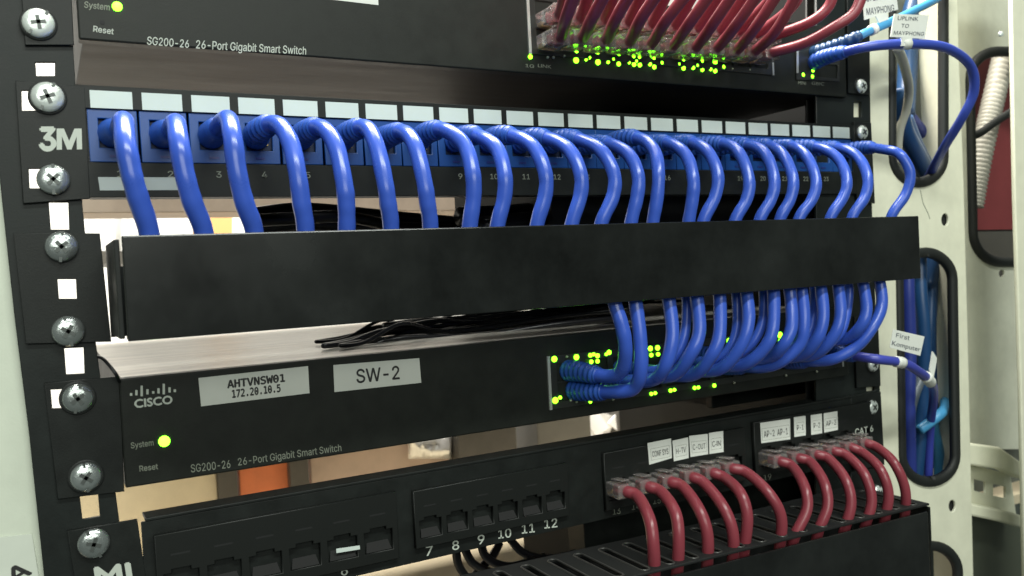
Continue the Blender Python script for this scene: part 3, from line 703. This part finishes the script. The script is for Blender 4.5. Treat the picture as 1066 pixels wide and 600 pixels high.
for n, (px, row) in enumerate(LOW):
    Ys = [-42, -46, -44, -33] if len(px) == 4 else [-42, -45, -45, -39, -30]
    pts = [U(x, y, Y) for (x, y), Y in zip(px, Ys)]
    last = pts[-1]; z = (zU if row == 0 else zL)
    port = V3(last.x - 7.0, 0, last.z - 1.5 if n > 1 else z)
    pts = [port, V3(last.x - 5.0, -12, port.z)] + pts[::-1]
    top = pts[-1]; pts.append(top + V3(0, 2, 14))
    if n == 0: lb = 'leftmost blue cable at the lower switch, its boot in the upper row'
    elif n == 1: lb = 'second blue cable from the left at the lower switch, its boot in the lower row'
    elif n == 12: lb = 'rightmost blue cable hanging down to the lower switch, in front of the cream post'
    else: lb = '%s blue cable from the left among those hanging in front at the lower switch' % ORD[n]
    blue_cable(pts, 3.5 - 0.02 * n, lb, G2, boot=24 if n < 2 else 16, sm=1)
near = ['third and fourth', 'fifth and sixth', 'sixth and seventh', 'ninth and tenth', 'eleventh and twelfth']
for n, (px, row) in enumerate(BACK):
    pts = [U(x, y, Y) for (x, y), Y in zip(px, [-34, -36, -33, -26])]
    last = pts[-1]; port = V3(last.x - 6, 0, last.z)
    pts = [port, V3(last.x - 4, -12, port.z)] + pts[::-1]; pts.append(pts[-1] + V3(0, 2, 14))
    blue_cable(pts, 2.6, 'half hidden blue cable hanging behind the %s front cables at the lower switch' % near[n], G2, boot=18)

# tagged cable leaving the lower switch to the right
def flag(t, quad, Y, lines, tail=None, m=PAPER, ink=INKB):
    f = MB().slab(quad, Y, Y + 0.35).build('flag_tag', m, t)
    (ax, ay), (bx, by), (cx, cy), (dx, dy) = quad
    nl = len(lines)
    for k, (s, u0, u1) in enumerate(lines):
        vb = (k + 0.82) / (nl + 0.15); vt = (k + 0.30) / (nl + 0.15)
        def P(u, v): return (ax + (bx - ax) * u + (dx - ax) * v, ay + (by - ay) * u + (dy - ay) * v)
        sub(text(s, P(u0, vb), P(u1, vb), P(u0, vt), Y, ink, t), f, t)
    if tail: MB().slab(tail, Y + 0.4, Y + 1.2).build('flag_tail', m, t)
def clamp(t, path, i0, i1, r, m=PAPER):
    MB().tube(path[i0:i1], r, 14).build('tie_band', m, t, smooth=True)
pts = [V3(*U(868, 366, -2)[:2], U(868, 366, -2).z), U(886, 370, -20), U(912, 374, -34), U(940, 378, -36), U(955, 386, -34), U(968, 397, -26), U(972, 412, -6), U(968, 450, 16), U(966, 520, 24)]
t, path = blue_cable(pts, 2.9, 'tagged blue cable running right from the lower switch into the middle oblong opening', G2, mcord=mat('violet_blue_jacket', (0.045, 0.06, 0.36), 0.33), boot=22)
flag(t, [(930, 343), (962.5, 350.5), (958, 370.5), (926.5, 362)], -37, [('First', 0.12, 0.55), ('Komputer', 0.04, 0.95)])
clamp(t, path, 27, 31, 3.5)
MB().slab([(968, 385), (971, 366), (975.5, 373), (974, 383), (971, 398)], -29, -28.2).build('tie_tail', PAPER, t)
clamp(t, path, 46, 52, 3.6)

# ================================================================== red cables, clear plugs
def clear_plug(t, c, d, w=11.2, h=7.4, L=15):
    """clear modular plug: body, latch and cord collar, c = outer end centre, d = direction into the socket"""
    d = d.normalized(); x = V3(1, 0, 0); x = (x - d * x.dot(d)).normalized(); z = x.cross(d)
    if z.z < 0: z = -z
    p = MB().obox(c + d * L / 2, x * (w / 2), d * (L / 2), z * (h / 2)).build('plug', CLEAR, t, bevel=0.7)
    l = MB()
    l.hexa([c + d * 1 - x * 2.6 + z * (h / 2 + 1.5), c + d * 1 + x * 2.6 + z * (h / 2 + 1.5), c + d * 1 + x * 2.6 + z * (h / 2 + 2.3), c + d * 1 - x * 2.6 + z * (h / 2 + 2.3),
            c + d * (L - 1) - x * 2.2 + z * (h / 2 + .1), c + d * (L - 1) + x * 2.2 + z * (h / 2 + .1), c + d * (L - 1) + x * 2.2 + z * (h / 2 + .9), c + d * (L - 1) - x * 2.2 + z * (h / 2 + .9)])
    sub(l.build('latch', CLEAR, t, bevel=0.25), p, t)
    g = MB()
    for k in range(8): g.obox(c + d * (L - 3.0) + x * (-3.6 + k * 1.03) - z * (h / 2 - 1.6), x * 0.22, d * 1.9, z * 0.9)
    sub(g.build('contacts', GOLD, t), p, t)
def red_cable(pts, r, lb, grp, plugc, plugd, plug=True):
    path = smooth_path(spline(pts, 10), 3)
    t = thing('red_patch_cable', lb, 'network cable', plugc[:], grp)
    MB().tube(path, r, 14).build('cord', RED, t, smooth=True)
    if plug: clear_plug(t, plugc, plugd)
    return t
G3 = 'red cables plugged into the lowest panel'
RLOW = [
 ((653, 512), [(664, 517), (676, 540), (680, 566), (681, 600)]),
 ((676, 507), [(688, 512), (702.7, 533), (706.5, 560), (705, 596)]),
 ((699, 502), [(711, 507), (728, 531), (736.5, 557), (736, 590)]),
 ((721.5, 497), [(733, 503), (753, 528), (763, 555), (762.5, 584)]),
 ((743, 492.5), [(755, 498), (771, 514), (778, 538), (775, 569)]),
 ((763, 488), [(777, 492), (799, 512), (813, 537), (812, 568)]),
 ((813, 480.5), [(825, 486), (837.5, 507), (840, 531), (826, 562)]),
 ((832, 477), [(844, 481.5), (858, 503), (861.5, 528), (851, 556)]),
 ((851, 473.5), [(863, 478), (880, 499), (886, 525), (878, 556)]),
 ((869, 470), [(881, 474), (900, 494), (907.5, 522), (900, 550)]),
 ((887, 466), [(898, 471.5), (916, 488), (925, 514), (921, 541)]),
 ((903, 462), [(913, 466), (930, 481), (942, 508), (942, 535)]),
]
for n, (pc, px) in enumerate(RLOW):
    c = U(*pc, -15.5); c2 = V3(c.x, -15.5, c.z)
    pts = [V3(c.x, -9, c.z + .6), V3(c.x, -15, c.z)] + [U(x, y, Y) for (x, y), Y in zip(px, [-21, -37, -42, -40])]
    pts.append(pts[-1] + V3(0, 5, -22))
    side = 'left' if n < 6 else 'right'; k = n % 6
    extra = {0: 'leftmost red cable of the group left of the gap in the lowest panel', 5: 'red cable stretching rightwards across the gap between both groups of the lowest panel', 11: 'rightmost red cable of the lowest panel, in front of the cream post'}.get(n)
    lb = extra or '%s red cable from the left in the %s group of six at the lowest panel' % (ORD[k], 'left-hand' if n < 6 else 'right-hand')
    red_cable(pts, 3.15 - 0.02 * n, lb, G3, c2, V3(0, 1, 0.02))
G4 = 'red cables plugged into the upper switch'
LOWROW = [((584, 38), [(589, 20), (600, -10)]), ((607.5, 38.5), [(616, 20), (632, -10)]), ((632, 41), [(641, 20), (658, -10)]), ((656, 43), [(667, 20), (687, -10)]), ((679, 45), [(693, 22), (718, -10)]),
          ((702, 47), [(718, 24), (742, -10)]), ((725, 49), [(743, 24), (766, -10)]), ((747, 49.5), [(768, 24), (792, -10)]), ((768, 51.5), [(787, 28), (812, -10)]), ((786.5, 53), [(808, 32), (832, -10)]),
          ((805, 54.5), [(838, 45), (869, 28), (889, 14), (899, -8)])]
for n, (pc, px) in enumerate(LOWROW):
    c = U(*pc, -18)
    Ys = [-40, -56] if len(px) == 2 else [-36, -50, -56, -58]
    pts = [V3(c.x, -11, c.z - .4), V3(c.x, -18, c.z)] + [U(x, y, Y) for (x, y), Y in zip(px, Ys)]
    d = (pts[-1] - pts[-2]).normalized(); pts.append(pts[-1] + d * 25)
    lb = '%s red cable from the left in the lower plug row of the upper switch' % ORD[n]
    if n == 10: lb = 'red cable sweeping far right, last in the lower plug row of the upper switch'
    red_cable(pts, 3.0, lb, G4, V3(c.x, -18, c.z), V3(0, 1, 0.0))
UPROW = [((583, 15), [(590, -12)]), ((605, 18), [(614, -10)]), ((630, 19), [(642, -10)]), ((655, 22), [(670, -10)]), ((679, 24), [(696, -10)]), ((703, 26), [(724, -10)]), ((727, 28), [(752, -10)]), ((750, 30), [(778, -10)]), ((770, 32), [(800, 2), (812, -20)]), ((789, 35), [(822, 10), (842, -20)]), ((807, 37), [(842, 24), (862, 8), (870, -14)])]
for n, (pc, px) in enumerate(UPROW):
    c = U(*pc, -18)
    pts = [V3(c.x, -11, c.z - .4), V3(c.x, -18, c.z)] + [U(x, y, Y) for (x, y), Y in zip(px, [-38, -46, -50])]
    d = (pts[-1] - pts[-2]).normalized(); pts.append(pts[-1] + d * 30)
    red_cable(pts, 3.0, '%s red cable from the left in the upper plug row of the upper switch' % ORD[n], G4, V3(c.x, -18, c.z), V3(0, 1, 0.0))

# ================================================================== cables leaving the upper switch to the right
pts = [U(846, 66, -3), U(858, 60, -14), U(880, 54, -32), U(910, 48, -44), (U(950, 46, -50)), U(985, 50, -52), U(1010, 68, -50), U(1014, 95, -46), U(1002, 122, -38), U(985, 150, -22), U(972, 174, 0), U(962, 196, 18), U(958, 240, 24)]
t, path = blue_cable(pts, 2.9, 'tagged blue uplink cable arching from the upper switch over to the upper oblong opening', 'cables leaving the upper switch to the right', mcord=mat('uplink_blue_jacket', (0.035, 0.065, 0.36), 0.33), boot=30)
flag(t, [(931, 14.5), (967, 16), (963, 40.5), (927, 38.5)], -51, [('UPLINK', 0.12, 0.72), ('TO', 0.26, 0.48), ('MAYPHONG', 0.08, 0.95)])
MB().slab([(939.5, 38), (950, 38.5), (948.5, 48), (938.5, 48)], -51.5, -50.7).build('flag_tail', PAPER, t)
clamp(t, path, 37, 40, 3.3)
pts = [U(846, 56, -3), U(860, 52, -12), U(885, 42, -26), U(902, 34, -30), U(925, 24, -30), U(950, 12, -26), U(980, -4, -18), U(1000, -22, -10)]
t, path = blue_cable(pts, 2.6, 'tagged light blue cable rising from the upper switch to the top edge', 'cables leaving the upper switch to the right', mcord=SKY, boot=30, mboot=TEAL)
flag(t, [(898, -9), (932, -14), (935, 10), (900, 21)], -31, [('UPLINK', 0.1, 0.65), ('MAYPHONG', 0.08, 0.92)])
MB().slab([(912, 17), (923, 13), (926, 24), (917, 28)], -31.5, -30.8).build('flag_tail', PAPER, t)
clamp(t, path, 32, 35, 3.3)
o = MB().tube(smooth_path(spline([U(*p) for p in ((934, 50, -30), (940, 64, -14), (946, 90, 0), (944, 112, 8), (936, 138, 16), (934, 170, 22))], 10), 2), 3.0, 12).build('ivory_cable', IVORY, smooth=True)
tag(o, 'ivory cable hanging from the tagged blue uplink cable into the upper oblong opening', 'cable')

# ================================================================== lowest panel
t6 = thing('patch_panel', 'lowest black patch panel with empty sockets at left and red cables at right', 'patch panel', (240, 0, -241))
plate('panel_frame', rect(21.5, 463, -241.2, -199.6), -1.8, 1.7, BLACK, t6, mm=True)
MB().box(23, 462, -2.2, 9.5, -199.5, -198.2).build('top_flange', BLACK, t6, bevel=0.3)
MB().box(22, 462, -0.05, 9, -241.1, -239.8).build('bottom_flange', BLACK, t6)
plate('mounting_ear', [(70, 553), (143, 541), (158, 640), (86, 655)], -1.95, 1.85, BLACK, t6)
plate('mounting_ear', [(886, 414), (917, 408), (921, 484), (889, 490)], -1.95, 1.85, BLACK, t6)
screw(97.5, 566, t6, 5.9, 1.2, -1.95, washer=False); screw(908.5, 424, t6, 4.7, 0.75, -1.95)
text('MI', (102, 614), (138, 608.5), (98.5, 591.5), -1.95, INKW, t6, 0.03)
text('CAT 6', (890.5, 453.2), (909, 449), (890.2, 446.8), -4.5, INKW, t6, 0.012)
# six-socket modules
def module(px_tl, px_tr, px_br, px_bl, nsock, filled):
    P = [U(*p, -4.5) for p in (px_tl, px_tr, px_br, px_bl)]
    x0 = (P[0].x + P[3].x) / 2; x1 = (P[1].x + P[2].x) / 2; z1 = (P[0].z + P[1].z) / 2; z0 = (P[2].z + P[3].z) / 2
    pit = (x1 - x0 - 2) / nsock; holes = []; slits = MB(); H = z1 - z0
    for i in range(nsock):
        c = x0 + 1 + pit * (i + 0.5)
        holes.append([(c - pit * .40, z0 + H * .16), (c + pit * .40, z0 + H * .16), (c + pit * .40, z0 + H * .47), (c + pit * .22, z0 + H * .47), (c + pit * .22, z0 + H * .52), (c - pit * .22, z0 + H * .52), (c - pit * .22, z0 + H * .47), (c - pit * .40, z0 + H * .47)])
        slits.box(c - pit * .22, c + pit * .22, -4.53, -4.42, z0 + H * .70, z0 + H * .725)
    mo = plate('socket_module', rect(x0, x1, z0, z1), -4.5, 2.6, mat('socket_module_plastic', (0.009, 0.0105, 0.0095), 0.42, bump=0.05, scale=1500, spec=0.35), t6, holes, bevel=0.3, mm=True)
    sub(slits.build('slot_marks', DARK, t6), mo, t6)
    sh = MB()
    for i in range(nsock):
        c = x0 + 1 + pit * (i + 0.5)
        sh.add([V3(c - pit * .36, -4.2, z0 + H * .17), V3(c + pit * .36, -4.2, z0 + H * .17), V3(c + pit * .30, -2.0, z0 + H * .30), V3(c - pit * .30, -2.0, z0 + H * .30)], [(0, 1, 2, 3)])
    sub(sh.build('socket_floor', mat('socket_black', (0.004, 0.004, 0.004), 0.8), t6), mo, t6)
    return x0, x1, z0, z1
module((163, 556), (414, 513), (414, 580), (163, 640), 6, False)
module((431.5, 506), (592, 487), (592, 541), (431.5, 568), 6, False)
module((630, 471), (776, 446), (776, 500), (630, 533), 6, True)
module((786, 440), (908, 418), (908, 470), (786, 497), 6, True)
for s, x, y in (('6', 358.6, 599), ('7', 447, 578.5), ('8', 474.5, 572.5), ('9', 501, 566.5), ('10', 525.5, 560.5), ('11', 550, 555.3), ('12', 573.5, 550)):
    w = 3.4 if len(s) == 1 else 6.6; text(s, (x - w, y + 0.4), (x + w, y - 0.6 * len(s)), (x - w - .3, y - 9.0), -1.8, INKW, t6, 0.01, name='port_number')
for s, x, y in (('13', 642, 536), ('14', 662, 531), ('15', 684, 525), ('19', 799, 500.5)):
    text(s, (x - 4, y), (x + 4, y - 1), (x - 4.2, y - 6.5), -1.8, INKG, t6, 0.0, name='port_number')
sticker(t6, [(350, 571.5), (374.5, 568), (374.8, 572), (350.3, 576)], -4.6, WHITEL, name='white_tab')
def lab(px, s, u0=.16, u1=.84, v0=.42, v1=.68, frame=True):
    st = sticker(t6, px, -4.5, PAPER)
    (ax, ay), (bx, by), (cx, cy), (dx, dy) = px
    def P(u, v): return (ax + (bx - ax) * u + (dx - ax) * v, ay + (by - ay) * u + (dy - ay) * v)
    sub(text(s, P(u0, v1), P(u1, v1), P(u0, v0), -4.64, INKK, t6, 0.0), st, t6)
    if frame:
        fr = MB(); e = .010
        for a, b_, c, d in ((u0 - .06, u1 + .06, v0 - .13, v0 - .13 + e * 1.3), (u0 - .06, u1 + .06, v1 + .13, v1 + .13 + e * 1.3), (u0 - .06, u0 - .06 + e, v0 - .13, v1 + .13), (u1 + .06 - e, u1 + .06, v0 - .13, v1 + .13)):
            fr.quad([P(a, c), P(b_, c), P(b_, d), P(a, d)], -4.70)
        sub(fr.build('border_line', INKG, t6), st, t6)
lab([(674, 461.5), (698.6, 456.6), (699.5, 477), (676, 484)], 'CONF SYS')
lab([(700, 459), (716.4, 455.5), (717, 477), (701.6, 480.5)], 'H-TV', .2, .8)
lab([(717.4, 454), (736.8, 451.8), (737.2, 473), (718.8, 476)], 'C-OUT')
lab([(738, 451), (752.8, 448.8), (753.3, 470.7), (738.6, 472.8)], 'C-IN', .2, .8)
lab([(791.4, 440.5), (822.5, 436), (822.8, 457.5), (792.6, 461.6)], 'AP-2  AP-1', .1, .9, .42, .74)
lab([(826.5, 434.6), (838.6, 433), (838.9, 453.4), (827, 455.2)], 'P-1', .25, .8)
lab([(844, 432.4), (855.6, 430.8), (855.9, 451.2), (844.6, 453)], 'P-2', .25, .8)
lab([(857.4, 430.6), (871.8, 428.2), (872.4, 447.6), (858, 450.6)], 'AP-3', .15, .88)

# ================================================================== bottom cable duct
tb = thing('cable_duct', 'bottom black slotted cable duct catching the red cables', 'cable duct', (240, -50, -300))
def ztop(x): return -258.7 - (x - 252.2) * 0.0236
b = MB(); xs = [60, 447.4]
b.hexa([V3(60, -50, -300), V3(447.4, -50, -305), V3(447.4, -50, ztop(447.4)), V3(60, -50, ztop(60)), V3(60, -48.4, -300), V3(447.4, -48.4, -305), V3(447.4, -48.4, ztop(447.4)), V3(60, -48.4, ztop(60))])
b.build('cover', COVER, tb, bevel=0.5)
# slotted shelf: sheet with rounded slots running front to back
cu = bpy.data.curves.new('tmp', 'CURVE'); cu.dimensions = '2D'; cu.fill_mode = 'BOTH'; cu.extrude = 0.45 * S; cu.bevel_depth = 0.25 * S; cu.offset = -0.25 * S
polys = [[(60, -47.6), (452, -47.6), (452, -0.6), (60, -0.6)]]; slots = []
k = 0
while 70 + k * 15.5 < 445:
    x0 = 70 + k * 15.5; k += 1
    sl = []
    for a in range(0, 181, 30): sl.append((x0 + 2.6 * math.cos(math.radians(a)), -9 + 2.6 * math.sin(math.radians(a))))
    for a in range(180, 361, 30): sl.append((x0 + 2.6 * math.cos(math.radians(a)), -43 + 2.6 * math.sin(math.radians(a))))
    polys.append(sl); slots.append(sl)
for poly in polys:
    sp = cu.splines.new('POLY'); sp.points.add(len(poly) - 1); sp.use_cyclic_u = True
    for i, q in enumerate(poly): sp.points[i].co = (q[0] * S, q[1] * S, 0, 1)
me = curve_mesh(cu)
for v in me.vertices: v.co = Vector((v.co.x, v.co.y, v.co.z + (-255.5 - (v.co.x / S - 252) * 0.0236) * S))
link('slotted_shelf', me, DARK, tb)
b = MB()
for sl in slots: b.tube([V3(x, y, -254.7 - (x - 252) * 0.0236) for x, y in sl], 0.55, 6, closed=True)
b.build('slot_highlights', mat('slot_edge_highlight', (0.07, 0.07, 0.066), 0.35, metal=0.4), tb, smooth=True)  # paler rims stand in for light caught on the slot edges
MB().box(451.8, 453.4, -47.5, -1, -305, -262).build('end_wall', BLACK, tb, bevel=0.3)
MB().box(60, 453, -0.55, -0.1, -305, -256.5).build('back_plate', DARK, tb)
plate('mounting_ear', [(886, 492), (921, 486), (926, 640), (890, 640)], -1.95, 1.85, BLACK, tb)
screw(914, 513, tb, 4.7, 0.6, -1.95)
